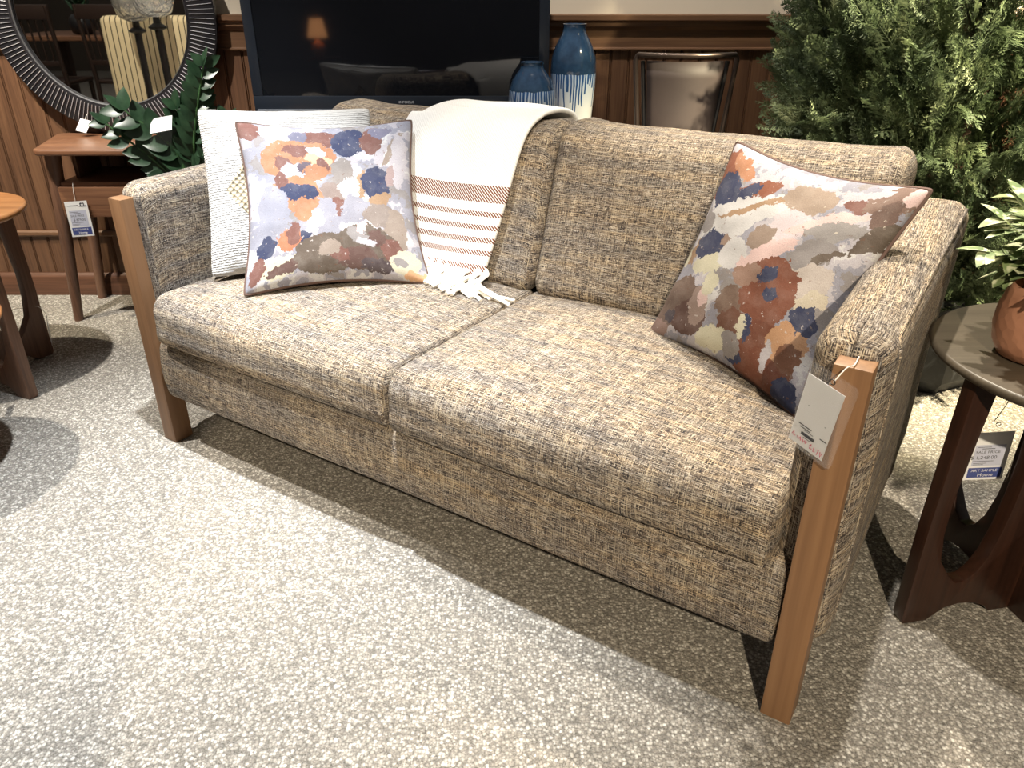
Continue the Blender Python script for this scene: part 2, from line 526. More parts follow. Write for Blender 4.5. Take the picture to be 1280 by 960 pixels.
# print of the pillows: crop coordinates -> pillow uv
def to_uv(P, corners):
    TL, TR, BR, BL = [np.array(c, float) for c in corners]
    a, b = .5, .5
    for _ in range(30):
        q = BL*(1-a)*(1-b)+BR*a*(1-b)+TR*a*b+TL*(1-a)*b
        da = (BR-BL)*(1-b)+(TR-TL)*b; db = (TL-BL)*(1-a)+(TR-BR)*a
        J = np.array([[da[0], db[0]], [da[1], db[1]]])
        s_ = np.linalg.solve(J, np.array(P, float)-q); a += s_[0]; b += s_[1]
    return a, b
def patch_list(L, corners):
    out = []
    for (x, y, rx, ry, ang, col) in L:
        c0 = np.array(to_uv((x, y), corners)); ca, sa = math.cos(math.radians(ang)), math.sin(math.radians(ang))
        ex = np.array(to_uv((x+rx*ca, y+rx*sa), corners))-c0
        ey = np.array(to_uv((x-ry*sa, y+ry*ca), corners))-c0
        out.append((c0[0], c0[1], np.hypot(*ex), np.hypot(*ey), math.atan2(ex[1], ex[0]), col))
    return out
NAVY=(44,54,88); RUST=(134,78,54); RBRN=(118,78,70); ORG=(172,120,88); LILAC=(150,150,163); PALE=(186,182,190); OLIV=(96,84,74)
DBR=(92,66,60); TAUPE=(150,136,126); CREAM=(206,202,180); GREY=(142,137,138); PINK=(218,190,188); WHT=(206,205,207); TAN=(160,130,102)
BASE = [(0, srgb(*GREY)), (.36, srgb(*LILAC)), (.46, srgb(*WHT)), (.55, srgb(*PALE)), (.64, srgb(*WHT))]
left_p = [
 (90,130,60,60,0,RBRN),(210,150,70,45,0,WHT),(165,265,40,45,0,LILAC),(430,178,110,45,5,RBRN),(330,160,40,30,0,(110,110,130)),(585,205,78,75,0,NAVY),
 (705,190,55,60,20,RBRN),(740,150,50,25,0,(120,118,140)),(820,235,22,80,25,TAUPE),(860,300,40,120,0,PALE),(870,100,40,40,0,LILAC),
 (335,300,170,100,0,ORG),(330,240,60,30,0,RBRN),(250,320,40,35,0,RBRN),(440,300,70,28,15,(226,176,142)),(420,250,60,22,20,WHT),(460,330,30,40,0,RBRN),
 (325,380,75,55,20,PALE),(365,345,30,27,0,(96,84,96)),(420,370,55,40,0,ORG),
 (560,370,52,62,0,(142,134,130)),(665,430,26,70,8,TAN),(745,410,68,68,0,NAVY),(820,380,25,40,0,(160,140,140)),(760,500,60,32,-30,TAN),
 (320,480,120,80,0,(184,126,92)),(250,420,30,50,0,RBRN),(340,475,88,42,5,NAVY),(375,560,60,50,0,ORG),
 (525,500,55,85,-20,(140,124,118)),(545,545,30,50,-20,RBRN),(600,450,60,60,0,WHT),(200,570,70,120,0,LILAC),(470,600,55,90,0,LILAC),(630,560,75,60,0,LILAC),(420,610,40,60,20,WHT),
 (170,725,42,42,0,NAVY),(285,690,62,48,-20,(184,112,80)),(310,670,34,50,0,RBRN),(375,700,20,40,0,NAVY),(240,820,95,55,-20,CREAM),(140,825,36,62,0,RBRN),(310,810,120,22,-25,DBR),
 (770,580,95,50,0,(140,128,122)),(850,640,50,90,0,TAUPE),
 (470,775,140,85,0,OLIV),(690,740,150,95,0,OLIV),(820,745,50,55,0,RBRN),(640,790,90,45,0,DBR),(740,690,40,35,0,DBR),(545,770,45,30,0,RBRN),(730,820,70,30,0,(74,62,66)),
 (495,755,48,32,-20,TAUPE),(650,690,60,30,30,GREY),(670,645,26,24,0,PINK),(690,715,40,20,0,PALE),
 (880,790,85,58,-25,CREAM),(860,790,35,22,0,GREY),(940,845,60,20,-10,(216,170,130))]
LC = [(40,85),(905,80),(995,862),(82,912)]
right_p = [
 (350,150,62,100,15,(136,78,54)),(372,55,45,22,0,PALE),(440,125,60,30,35,ORG),(480,215,130,30,-15,RUST),(375,205,72,60,-25,NAVY),(440,220,90,16,-25,NAVY),(490,205,40,18,-20,NAVY),
 (480,285,220,45,-12,WHT),(420,260,110,25,-15,WHT),(500,262,160,10,-14,TAN),(235,290,14,70,25,ORG),(225,340,20,70,25,TAUPE),(300,310,40,35,0,GREY),(200,410,40,55,10,CREAM),(250,420,18,60,35,TAN),
 (330,392,66,50,-15,NAVY),(415,370,45,22,-15,(150,126,112)),(345,455,90,30,-10,CREAM),(430,425,60,50,0,WHT),
 (700,240,90,52,10,(160,142,128)),(850,250,36,40,0,RBRN),(930,245,75,48,-10,(128,104,94)),(905,300,30,55,20,(110,88,80)),(975,235,26,34,0,PINK),(860,220,60,16,-10,PALE),
 (640,330,70,60,0,(206,194,200)),(740,330,130,22,-12,PINK),(775,360,90,28,0,(150,146,146)),(880,380,90,26,-35,OLIV),(540,380,48,38,-20,(146,128,116)),(560,430,110,30,-20,PINK),(470,330,70,30,-30,WHT),
 (700,440,90,45,-20,GREY),(750,445,55,14,-15,OLIV),(690,530,75,60,0,(190,180,174)),(690,590,55,25,0,(200,190,172)),
 (210,490,50,60,20,LILAC),(130,640,60,60,0,(150,124,116)),(215,580,105,95,20,(112,92,82)),(260,640,70,70,0,DBR),(300,600,40,70,0,(150,130,122)),(330,560,22,60,10,PINK),(180,630,26,26,0,(70,62,70)),(350,530,30,48,10,CREAM),(440,560,60,45,0,GREY),
 (430,600,60,60,0,(120,98,86)),(560,560,100,110,0,(122,70,50)),(490,500,50,40,0,(150,120,106)),(500,780,110,120,10,(114,64,44)),(420,680,60,50,0,(110,72,56)),(565,510,42,26,-30,NAVY),(565,575,24,20,0,NAVY),(400,790,30,24,0,NAVY),(470,690,20,40,0,NAVY),
 (340,730,68,45,10,CREAM),(400,750,32,50,20,GREY),(455,690,14,42,10,CREAM),(595,725,66,62,0,(190,148,114)),(590,770,40,44,0,(118,78,56)),(525,760,14,60,30,PALE),(550,890,48,60,0,NAVY),(665,650,46,44,-30,NAVY)]
RC = [(363,40),(1008,205),(575,940),(80,668)]
BASE_L = [(0, srgb(*GREY)), (.42, srgb(*LILAC)), (.50, srgb(*PALE)), (.57, srgb(*WHT)), (.64, srgb(*LILAC))]
FLOR_L = m_patches('floral_print_a', BASE_L, [(a, b, r1*1.14, r2*1.14, t_, c_) if sum(c_) < 560 else (a, b, r1, r2, t_, c_) for a, b, r1, r2, t_, c_ in patch_list(left_p, LC)], 2.0)
FLOR_R = m_patches('floral_print_b', BASE_L, patch_list(right_p, RC), 5.0)
PIPE = plain('dark_piping', srgb(92,70,62), .8)

def m_knit():
    m = Mat('white_knit', .95)
    uv = m.coord('UV')
    sep = m.node('SeparateXYZ', inp={0: uv})
    du = m.math('ABSOLUTE', m.math('SUBTRACT', sep.outputs[0], .42)); dv = m.math('ABSOLUTE', m.math('SUBTRACT', sep.outputs[1], .48))
    dia = m.math('LESS_THAN', m.math('ADD', m.math('MULTIPLY', du, 1.3), dv), .40)
    v = m.node('TexVoronoi', inp={'Vector': m.map(uv, (1, 1, 0), rot=(0, 0, .78)), 'Scale': 36, 'Randomness': .25})
    rows = m.node('TexWave', bands_direction='Y', inp={'Vector': m.map(uv, (1, 1, 1)), 'Scale': 22, 'Distortion': 3.0, 'Detail': 2, 'Detail Scale': 4})
    n1 = m.noise(m.map(uv, (60, 110, 1)), 1, 3, .6)
    plainc = m.mix(n1, srgb(186,184,182), srgb(216,215,214))
    popc = m.ramp(v.outputs['Distance'], [(.15, srgb(206,196,174)), (.7, srgb(132,118,96))])
    m.color(m.mix(dia, plainc, popc))
    h1 = m.math('ADD', m.math('MULTIPLY', rows.outputs['Color'], .5), n1)
    h2 = m.math('MULTIPLY', v.outputs['Distance'], -2.0)
    hn = m.node('Mix', data_type='FLOAT', inp={0: dia, 2: h1, 3: h2})
    m.bump(hn.outputs[0], .7, .006)
    return m.m
pillow('throw_pillow', [(-.835,2.135,.870),(-.392,2.245,.858),(-.345,2.045,.465),(-.792,1.925,.472)], .072, m_knit(), .06,
       'white knitted throw pillow with a beige popcorn diamond, behind the floral one', 'pillow', seed=3.3, wr=.006)
pillow('throw_pillow', [(-.704,2.037,.852),(-.264,2.138,.842),(-.209,1.888,.468),(-.664,1.786,.474)], .070, FLOR_L, .12,
       'floral throw pillow leaning on the white knitted pillow', 'pillow', 'floral accent pillows', PIPE, 1.0)
pillow('throw_pillow', [(.474,1.680,.866),(.720,1.314,.848),(.515,1.200,.458),(.305,1.587,.458)], .066, FLOR_R, .12,
       'floral throw pillow propped in the sofa corner against the arm with the hanging tag', 'pillow', 'floral accent pillows', PIPE, 7.7)

# ------------------------------------------------------------------- throw
def m_throw():
    m = Mat('throw_weave', .95)
    uv = m.coord('UV')
    sep = m.node('SeparateXYZ', inp={0: uv})
    s_ = sep.outputs[1]
    tot = None
    for a, b in ((.010,.044),(.068,.082),(.101,.115),(.134,.147),(.168,.181),(.204,.247),
                 (1.06,1.10),(1.02,1.035),(.98,.995),(.94,.955)):
        q = m.math('MULTIPLY', m.math('GREATER_THAN', s_, a), m.math('LESS_THAN', s_, b))
        tot = q if tot is None else m.math('ADD', tot, q)
    tw = m.node('TexWave', bands_direction='DIAGONAL', inp={'Vector': uv, 'Scale': 78, 'Distortion': 1.2, 'Detail': 1, 'Detail Scale': 6}).outputs['Color']
    f = m.math('MULTIPLY', tot, m.math('GREATER_THAN', tw, .28))
    wn = m.noise(m.map(uv, (160, 160, 1)), 1, 2, .6)
    white = m.mix(wn, srgb(222,220,217), srgb(244,243,240))
    m.color(m.mix(f, white, srgb(118,72,52)))
    m.bump(m.math('ADD', wn, tw), .3, .002)
    return m.m
THROW = m_throw()
prof = catmull([(0,.505,.474),(0,.516,.505),(0,.545,.60),(0,.578,.70),(0,.612,.79),(0,.642,.838),(0,.685,.864),(0,.745,.872),(0,.81,.868),(0,.865,.846),(0,.893,.79),(0,.905,.70),(0,.910,.55),(0,.905,.42)], 8)
sl = [0]
for i in range(1, len(prof)): sl.append(sl[-1]+(prof[i]-prof[i-1]).length)
NX = 36
V, U, F = [], [], []
for i, p in enumerate(prof):
    t_ = min(1, sl[i]/.45)
    xl = .385+.03*t_; xr = .742+.065*t_
    for k in range(NX+1):
        a = k/NX; x = xl+(xr-xl)*a
        wv = .006*mnoise.noise(Vector((x*9, sl[i]*3, 2)))+.005*math.sin(a*9+sl[i]*4)
        d = Vector((0, -math.cos(.3), math.sin(.3)))
        dip = -.03*max(0, 1-a*4.5)**2 if .66 < p.y < .88 else 0
        V.append((x+.004*math.sin(sl[i]*11), p.y+(d.y*wv if p.y < .7 else -d.y*wv), p.z+d.z*wv+dip))
        U.append((x, sl[i]+.012*math.sin(a*2.4+.5)))
for i in range(len(prof)-1):
    for k in range(NX):
        a = i*(NX+1)+k
        F.append((a, a+1, a+NX+2, a+NX+1))
base = W((.57, .5, .46))
throw = empty('throw_blanket', base, YAW, 'white woven throw with rust stripes and fringe draped over the sofa back', 'blanket')
def to_throw(VF):
    inv = (Matrix.Translation(base) @ Matrix.Rotation(YAW, 4, 'Z')).inverted() @ RS
    return [tuple(inv @ Vector(v)) for v in VF[0]], VF[1]
cl = obj('woven_cloth', to_throw((V, F)), THROW, throw, local=True, uv=U, smooth=180)
md = cl.modifiers.new('thick', 'SOLIDIFY'); md.thickness = .014; md.offset = 0
md = cl.modifiers.new('soft', 'SUBSURF'); md.levels = 1; md.render_levels = 1
FRINGE = plain('cream_yarn', srgb(244,240,232), .95)
def seat_z(x, y):  # seat crown under the fringe
    u = (x-.4615)/.3975; v = (y-.294)/.306
    return .452+.026*(1-u*u)*(1-v**4)
for k in range(15):
    x = .40+.345*k/14+random.uniform(-.006,.006)
    parts = []
    knot = (x, .498, .487)
    for q in range(7):
        ang = random.uniform(-.9, 1.1)+(k-8)*.06
        L = random.uniform(.075,.135)
        ex, ey = x+L*math.sin(ang), .49-L*math.cos(ang)*.85
        mx, my = x+.35*L*math.sin(ang*.6), .49-.4*L
        pts = [(x, .512, .505), (x+.002*q, .50, .494), (mx, my, seat_z(mx, my)+.010+.003*q), (ex, ey, seat_z(ex, ey)+.0055)]
        c_ = catmull(pts, 5)
        parts.append(tube(c_, [.0036+.0016*(i/len(c_)) for i in range(len(c_))], 6))
    parts.append(lathe([(.002,-.008),(.0065,-.005),(.0078,0),(.0065,.005),(.002,.008)], 10))
    parts[-1] = ([(v[0]+knot[0], v[1]+knot[1], v[2]+knot[2]+.004) for v in parts[-1][0]], parts[-1][1])
    obj('tassel', to_throw(join(*parts)), FRINGE, throw, local=True)

# -------------------------------------------------------------- price tags
def sleeve_tag(name, label, TL, TR, BL, nrm, inset, lines, cord=None, group=None, banner=None, hole=True):
    TL, TR, BL = Vector(TL), Vector(TR), Vector(BL)
    ax = TR-TL; ay = TL-BL; w_, h_ = ax.length, ay.length
    ax.normalize(); ay.normalize(); n0 = Vector(nrm); nrm = ax.cross(ay).normalized()
    if nrm.dot(n0) < 0: nrm = -nrm
    root = empty(name, tuple(BL), 0, label, 'price tag', group)
    # rounded sleeve outline
    r = .008; pts = []
    for cx, cy, a0 in ((w_-r, r, -90), (w_-r, h_-r, 0), (r, h_-r, 90), (r, r, 180)):
        for k in range(5):
            a = math.radians(a0+22.5*k); pts.append((cx+r*math.cos(a), cy+r*math.sin(a)))
    obj('sleeve', extrude(pts, BL, ax, ay, .0022), SLEEVE, root, smooth=30)
    i0, i1, j0, j1 = inset
    cpts = [(i0*w_, j0*h_), (i1*w_, j0*h_), (i1*w_, j1*h_), (i0*w_, j1*h_)]
    cw, ch = (i1-i0)*w_, (j1-j0)*h_
    O = BL+ax*(i0*w_)+ay*(j0*h_)+nrm*.0007
    dark, pale, blue, white, pink = [], [], [], [], []
    def rect(x0, x1, y0, y1, lift=0):
        return ([tuple(O+ax*(x*cw)+ay*(y*ch)+nrm*lift) for x, y in ((x0,y0),(x1,y0),(x1,y1),(x0,y1))], [(0,1,2,3)])
    for L in lines:
        k = L[0]
        if k == 'text': dark.append(text(L[1], L[2]*ch, O+ax*(L[3]*cw)+ay*(L[4]*ch)+nrm*.0002, ax*L[5], ay))
        elif k == 'bar': dark.append(rect(*L[1:5], .0002))
        elif k == 'pale': pale.append(rect(*L[1:5], .0001))
        elif k == 'blue': blue.append(rect(*L[1:5], .0002))
        elif k == 'white': white.append(text(L[1], L[2]*ch, O+ax*(L[3]*cw)+ay*(L[4]*ch)+nrm*.0004, ax*L[5], ay))
        elif k == 'poly': dark.append(([tuple(O+ax*(x*cw)+ay*(y*ch)+nrm*.0002) for x, y in L[1]], [tuple(range(len(L[1])))]))
        elif k == 'pink':
            pts = [O+ax*(x*cw)+ay*(y*ch)+nrm*.0003 for x, y in L[1]]
            pink.append(tube(pts, .0005, 5))
    objm('card', [(extrude(cpts, BL, ax, ay, .0006), WHITECARD)]+[(join(*l_), m_) for l_, m_ in ((pale, PALEINK), (dark, INK), (blue, BLUEINK), (white, WHITECARD), (pink, PINKINK)) if l_], root)
    if hole:
        c0 = TL+ax*(w_/2)-ay*.012
        ring = [c0+ax*(.004*math.cos(2*PI*k/16))+ay*(.004*math.sin(2*PI*k/16))+nrm*.0012 for k in range(16)]
        obj('eyelet', tube(ring, .0008, 5, True), BLACKM, root)
    if cord: obj('string', tube(catmull(cord, 6), .0009, 5), STRING, root)
    return root

def sale_lines(price, ps):
    return [('pale',.12,.88,.30,.74), ('text','SALE PRICE',.078,.16,.565,1.0), ('text',price,.098,ps,.445,1.0),
     ('bar',.18,.52,.69,.70), ('bar',.30,.62,.655,.667), ('bar',.14,.66,.395,.405), ('bar',.16,.50,.352,.360), ('bar',.16,.42,.325,.333),
     ('blue',.08,.94,.05,.26), ('white','ART SAMPLE',.075,.16,.175,1.0), ('white','Home',.10,.34,.075,1.0)]
HAT = [('bar',.62,.95,.845,.872), ('poly',[(.68,.87),(.66,.93),(.70,.955),(.76,.945),(.82,.955),(.86,.93),(.85,.87),(.82,.87),(.83,.92),(.77,.925),(.71,.92),(.72,.87)]), ('bar',.10,.58,.875,.89)]
# on the sofa's right post
n_s = RS.to_3x3() @ Vector((0,-1,0))
sleeve_tag('price_tag', 'clear sleeved white price card hanging tilted on the sofa post', W((1.672,-.020,.697)), W((1.742,-.047,.682)), W((1.653,.010,.547)), n_s, (.02,.80,.05,.86),
  [('bar',.14,.52,.30,.312), ('bar',.2,.5,.265,.275), ('bar',.28,.66,.17,.215), ('bar',.34,.60,.245,.252), ('bar',.36,.58,.145,.152), ('bar',.78,.97,.27,.283), ('bar',.24,.26,.60,.61), ('bar',.80,.82,.46,.47),
   ('pink',[(.06,.10),(.09,.15),(.12,.09),(.16,.10)]), ('pink',[(.22,.12),(.26,.08),(.30,.13),(.33,.08)]), ('pink',[(.38,.12),(.40,.07),(.44,.12),(.47,.08),(.50,.12)]), ('pink',[(.58,.10),(.63,.13),(.61,.06),(.67,.07)]),
   ('pink',[(.72,.12),(.72,.05),(.77,.06)]), ('pink',[(.80,.11),(.85,.12),(.83,.04)]), ('pink',[(.90,.11),(.93,.04),(.96,.11)])],
  cord=[W((1.706,-.032,.677)), W((1.716,-.014,.694)), W((1.723,.0,.695)), W((1.723,.03,.696))])

# ------------------------------------------------------- round side tables
def side_table(name, c, H, R, ang, mt, mb, label, group, sc=1.0):
    cx, cy = c
    root = empty(name, (cx, cy, 0), 0, label, 'side table', group)
    th = .022
    obj('tabletop', lathe([(R-.03, H-th), (R-.012, H-th+.001), (R-.002, H-th+.008), (R, H-.008), (R-.004, H-.001), (R-.008, H)], 72, cx, cy), mt, root, smooth=50)
    Ht = H-th
    def pol(q):
        # half outline right side (r, z), from centre bottom outwards; mirrored
        h = [(.0,.0)]
        right = [(.06,.0),(.075,.016),(.105,.030),(.14,.034),(.170,.028),(.192,.012),(.206,.0),(.258,.0),(.263,.012),(.264,.25),(.258,Ht),
                 (.208,Ht),(.218,Ht*.8),(.228,.30),(.225,.22),(.213,.155),(.183,.112),(.163,.094),(.143,.095),(.124,.113),(.107,.15),(.095,.21),(.089,.28),(.087,.36),(.095,Ht)]
        right = [(r*sc, z) for r, z in right]
        return right+[(-r, z) for r, z in right[::-1]]
    for k in range(2):
        a = math.radians(ang+90*k)
        d = Vector((math.cos(a), math.sin(a), 0))
        obj('base_panel', extrude(pol(k), (cx, cy, .0004*k), d, (0,0,1),   .031-.0006*k), mb, root, bevel=.004, smooth=35)
    return root
side_table('side_table', (1.045,1.232), .57, .275, 191, BLACKTOP, ESPRESSO, 'dark espresso round side table beside the sofa arm, holding a potted plant', 'round side tables')
side_table('side_table', (-1.745,2.245), .565, .275, 66, HONEY, WALNUT_Z, 'taller honey walnut round side table in front of the beadboard wall', 'round side tables')
side_table('side_table', (-1.53,1.69), .43, .27, 75, HONEY, WALNUT_Z, 'low honey walnut round table at the left edge, barely in view', 'round side tables', .7)
sleeve_tag('price_tag', 'sleeved sale tag reading 1,248.00 hanging under the dark side table', (.900,1.30,.403), (.984,1.28,.421), (.906,1.30,.253), (.1,-1,.05), (.09,.88,.06,.80), sale_lines('$ 1,248.00', .06), cord=[(.94,1.30,.40),(.955,1.295,.46),(.965,1.29,.548)])
sleeve_tag('price_tag', 'sleeved tag seen edge-on beside the low walnut table', (-1.56,2.07,.20), (-1.53,2.00,.20), (-1.56,2.07,.045), (.9,.4,0), (.09,.9,.06,.8), [('bar',.2,.7,.3,.32),('bar',.3,.8,.2,.22),('bar',.2,.6,.12,.14)], cord=[(-1.545,2.035,.19),(-1.548,1.98,.30),(-1.56,1.93,.407)])
sleeve_tag('price_tag', 'pale sleeved tag hanging behind the foot of the honey walnut side table', (-1.612,2.47,.142), (-1.645,2.53,.142), (-1.621,2.47,.02), (.9,.4,0), (.1,.9,.08,.82), [('bar',.2,.7,.3,.32)], cord=[(-1.628,2.50,.14),(-1.622,2.475,.17),(-1.635,2.46,.185),(-1.70,2.44,.18)])

# copper pot with variegated plant
PX, PY, PZ = .925, 1.235, .57
pot = empty('potted_plant', (PX, PY, PZ), 0, 'hammered copper pot with pale variegated leaves on the dark side table', 'potted plant')
m = Mat('hammered_copper', .3, Metallic=.25); m.color(srgb(204,148,120))
vv = m.node('TexVoronoi', inp={'Vector': m.coord('Object'), 'Scale': 60}); m.bump(vv.outputs['Distance'], .35, .004)
obj('pot', lathe([(.045,PZ),(.060,PZ+.004),(.072,PZ+.025),(.078,PZ+.055),(.077,PZ+.085),(.070,PZ+.115),(.066,PZ+.130),(.063,PZ+.131),(.066,PZ+.11),(.068,PZ+.09)], 48, PX, PY), m.m, pot, smooth=60)
obj('soil', lathe([(.0675,PZ+.088),(.05,PZ+.096),(.02,PZ+.098)], 24, PX, PY), plain('soil', srgb(58,44,34), .95), pot)
def leaf(base, d, up, L, wd, fold=.25, curl=.2, n=7):
    """one pointed oval leaf, a folded strip of quads"""
    d = Vector(d).normalized(); up = Vector(up); s_ = d.cross(up).normalized(); up = s_.cross(d).normalized()
    V, F = [], []
    for i in range(n+1):
        t = i/n
        w_ = wd*(math.sin(PI*min(1, t**.8))**.8)*(1-.15*t)+.0006
        c_ = Vector(base)+d*(L*t)+up*(-curl*L*t*t)
        V += [tuple(c_+s_*w_+up*(fold*w_)), tuple(c_), tuple(c_-s_*w_+up*(fold*w_))]
        if i:
            a = (i-1)*3
            F += [(a, a+1, a+4, a+3), (a+1, a+2, a+5, a+4)]
    return V, F
def m_leaf(name, c0, c1, edge=None, rough=.35):
    m = Mat(name, rough)
    co_ = m.coord('Object')
    c = m.ramp(m.noise(co_, 28, 3), [(.35, c0), (.65, c1)])
    if edge: c = m.mix(m.ramp(m.noise(co_, 45, 2), [(.50, (0,0,0)), (.58, (1,1,1))]), c, edge)
    m.color(c)
    return m.m
VARI = m_leaf('variegated_leaf', srgb(98,118,78), srgb(142,156,106), srgb(200,204,170), .55)
STEM = plain('plant_stem', srgb(120,130,80), .6)
for k in range(18):
    a = 2*PI*k*5/18+random.uniform(-.2,.2); ro = random.uniform(.05,.135); h = random.uniform(.04,.17)
    b0 = Vector((PX+.02*math.cos(a), PY+.02*math.sin(a), PZ+.09))
    tip = Vector((PX+ro*math.cos(a), PY+ro*math.sin(a), PZ+.10+h))
    mid = (b0+tip)/2+Vector((0,0,.03))
    c_ = catmull([b0, mid, tip], 6)
    st = obj('stem', tube(c_, .0017, 6), STEM, pot)
    lv = []
    for i in range(4, len(c_)):
        for s_ in (-1, 1):
            t = (c_[i]-c_[i-1]).normalized(); sd = t.cross(Vector((0,0,1))).normalized()*s_
            d = (sd*random.uniform(.6,1)+t*random.uniform(.2,.7)+Vector((0,0,random.uniform(-.35,.3))))
            lv.append(leaf(c_[i], d, (0,0,1), random.uniform(.036,.052), random.uniform(.013,.018), .2, random.uniform(.1,.5)))
    lv.append(leaf(c_[-1], c_[-1]-c_[-2], (0,0,1) if abs((c_[-1]-c_[-2]).normalized().z) < .9 else (1,0,0), .055, .013, .2, .2))
    obj('leaves', join(*lv), VARI, st, smooth=180)

# ------------------------------------------------------------------ tree
TX, TY = 1.36, 2.40
tree = empty('cedar_tree', (TX, TY, 0), 0, 'tall bushy artificial cedar tree in a black planter behind the sofa', 'tree')
oc = [(.19+.035*min(1, z/.05)+.02*z, z) for z in (0, .05, .30)]+[(.21,.315),(.19,.315),(.185,.27)]
V, F = lathe(oc, 8, TX-.02, TY-.04)
m = Mat('dark_planter', .55); m.color(m.ramp(m.noise(m.coord('Object'), 22, 4, .7), [(.45, srgb(30,31,33)), (.62, srgb(44,45,48)), (.75, srgb(90,92,95))]))
obj('planter', (V, F), m.m, tree, smooth=20)
obj('trunk', tube([(TX,TY,.26),(TX+.01,TY,.9),(TX,TY+.01,1.6),(TX,TY,2.25)], [.03,.026,.018,.006], 10), plain('bark', srgb(70,52,38), .9), tree)
def sprig_template():
    V, F = [], []
    def quad(p, d, L, w_, z):
        d = np.array(d)/np.linalg.norm(d); s_ = np.array([-d[1], d[0], 0]); n = len(V)
        p = np.array(p)
        V.extend([p, p+d*L*.45+s_*w_+[0,0,z], p+d*L, p+d*L*.45-s_*w_-[0,0,z]]); F.append((n,n+1,n+2,n+3))
    V.extend([np.array([0,-.006,0]), np.array([.9,-.002,0]), np.array([.9,.002,0]), np.array([0,.006,0])]); F.append((0,1,2,3))
    for i in range(11):
        t = .12+.08*i
        L = .30*(1-t)**.7+.05
        for s_ in (-1, 1):
            a = math.radians(42+rng.uniform(-8,8))*s_
            d = np.array([math.cos(a), math.sin(a), rng.uniform(-.35,.35)])
            p = np.array([t+rng.uniform(-.015,.015), 0, 0])
            quad(p, d, L, .012, .008)
            for j in range(3):
                q = p+d*L*(.3+.25*j)
                for s2 in (-1, 1):
                    a2 = a+math.radians(38)*s2
                    quad(q, [math.cos(a2), math.sin(a2), rng.uniform(-.4,.4)], L*.42*(1-.2*j), .010, .007)
    quad((.86,0,0), (1,0,0), .16, .016, .01)
    return np.array(V), np.array(F)
def prof_r(z):  # crown radius by height
    return np.interp(z, [.26,.42,.60,.85,1.15,1.6,2.0,2.4], [.30,.46,.56,.60,.56,.42,.25,.02])
def foliage(N):
    allV, allF, off = [], [], 0
    temps = [sprig_template() for _ in range(4)]
    zs = rng.uniform(.27, 2.35, N*3); keep = rng.uniform(0, .6, N*3) < prof_r(zs); zs = zs[keep][:N]
    for z in zs:
        a = rng.uniform(0, 2*PI)
        bumpy = 1+.16*mnoise.noise(Vector((math.cos(a)*2.4, math.sin(a)*2.4, z*4.5)))
        R = prof_r(z)*bumpy
        L = rng.uniform(.09, .18)
        k = rng.uniform(0, 1)**.55
        r = max(.02, R*(.35+.65*k)-L*.55)
        out = np.array([math.cos(a), math.sin(a), 0])
        d = out*rng.uniform(.5,1.0)+np.array([0,0,rng.uniform(.25,1.0)])+rng.normal(0, .22, 3)
        d /= np.linalg.norm(d)
        p = np.array([TX, TY, z-.05])+out*r
        s_ = np.cross(d, rng.normal(0, 1, 3)); s_ /= np.linalg.norm(s_)
        n = np.cross(d, s_)
        tv, tf = temps[rng.integers(4)]
        bend = np.array(tv); bend[:, 2] += -.25*bend[:, 0]**2*rng.uniform(-.4, 1)
        P = p+L*(bend[:, :1]*d+bend[:, 1:2]*s_+bend[:, 2:3]*n)
        P[:, 1] = np.minimum(P[:, 1], WY-.07); P[:, 2] = np.maximum(P[:, 2], .05)
        allV.append(P); allF.append(tf+off); off += len(tv)
    return np.concatenate(allV), np.concatenate(allF)
fv, ff = foliage(7200)
me = bpy.data.meshes.new('foliage')
fv = fv-np.array([TX, TY, 0])
me.vertices.add(len(fv)); me.vertices.foreach_set('co', fv.astype(np.float32).ravel())
me.loops.add(ff.size); me.loops.foreach_set('vertex_index', ff.astype(np.int32).ravel())
me.polygons.add(len(ff)); me.polygons.foreach_set('loop_start', np.arange(0, ff.size, 4, dtype=np.int32))
me.update(calc_edges=True); me.validate()
m = Mat('cedar_green', .6); m.b.inputs['Subsurface Weight'].default_value = 0
cc = m.ramp(m.noise(m.coord('Object'), 9, 4, .65), [(.32, srgb(54,68,48)), (.5, srgb(82,96,66)), (.62, srgb(116,128,92)), (.72, srgb(150,158,120))])
m.color(cc)
tl = m.node('BsdfTranslucent', inp={'Color': cc}); mx = m.node('MixShader', inp={0: .35}); m.link(m.b.outputs[0], mx.inputs[1]); m.link(tl.outputs[0], mx.inputs[2]); m.link(mx.outputs[0], m.n['Material Output'].inputs[0])
me.materials.append(m.m)
fo = bpy.data.objects.new('foliage', me); COL.objects.link(fo); fo.parent = tree; fo['kind'] = 'stuff'

# ------------------------------------------------------------- console, TV
cons = empty('media_console', (-.2, 2.82, 0), 0, 'dark wood media console behind the sofa carrying the television and vases', 'console')
obj('cabinet', box(-.86,.33,2.69,3.04,.10,.575), ESPRESSO, cons, bevel=.004)
obj('console_top', box(-.88,.35,2.67,3.05,.575,.60), ESPRESSO, cons, bevel=.004)
for i in range(3):
    x0 = -.85+.382*i
    d_ = obj('door', box(x0+.006,x0+.376,2.675,2.692,.115,.565), ESPRESSO, cons, bevel=.003)
    obj('knob', lathe([(.004,0),(.004,.012),(.010,.016),(.010,.022),(.004,.026)], 16), SILVER, d_, local=True)
    k_ = d_.children[0]; k_.rotation_euler = (PI/2, 0, 0); k_.location = Vector((x0+(.34 if i != 2 else .05), 2.676, .36))-root_loc(cons)
for x in (-.80,.27):
    for y in (2.72,3.01): obj('leg', bar((x,y,0),(x,y,.11),.016,.024), ESPRESSO, cons)
TYY = 2.85
tv = empty('television', (-.39, TYY+.05, .60), 0, 'large flat black television on the console behind the sofa', 'television')
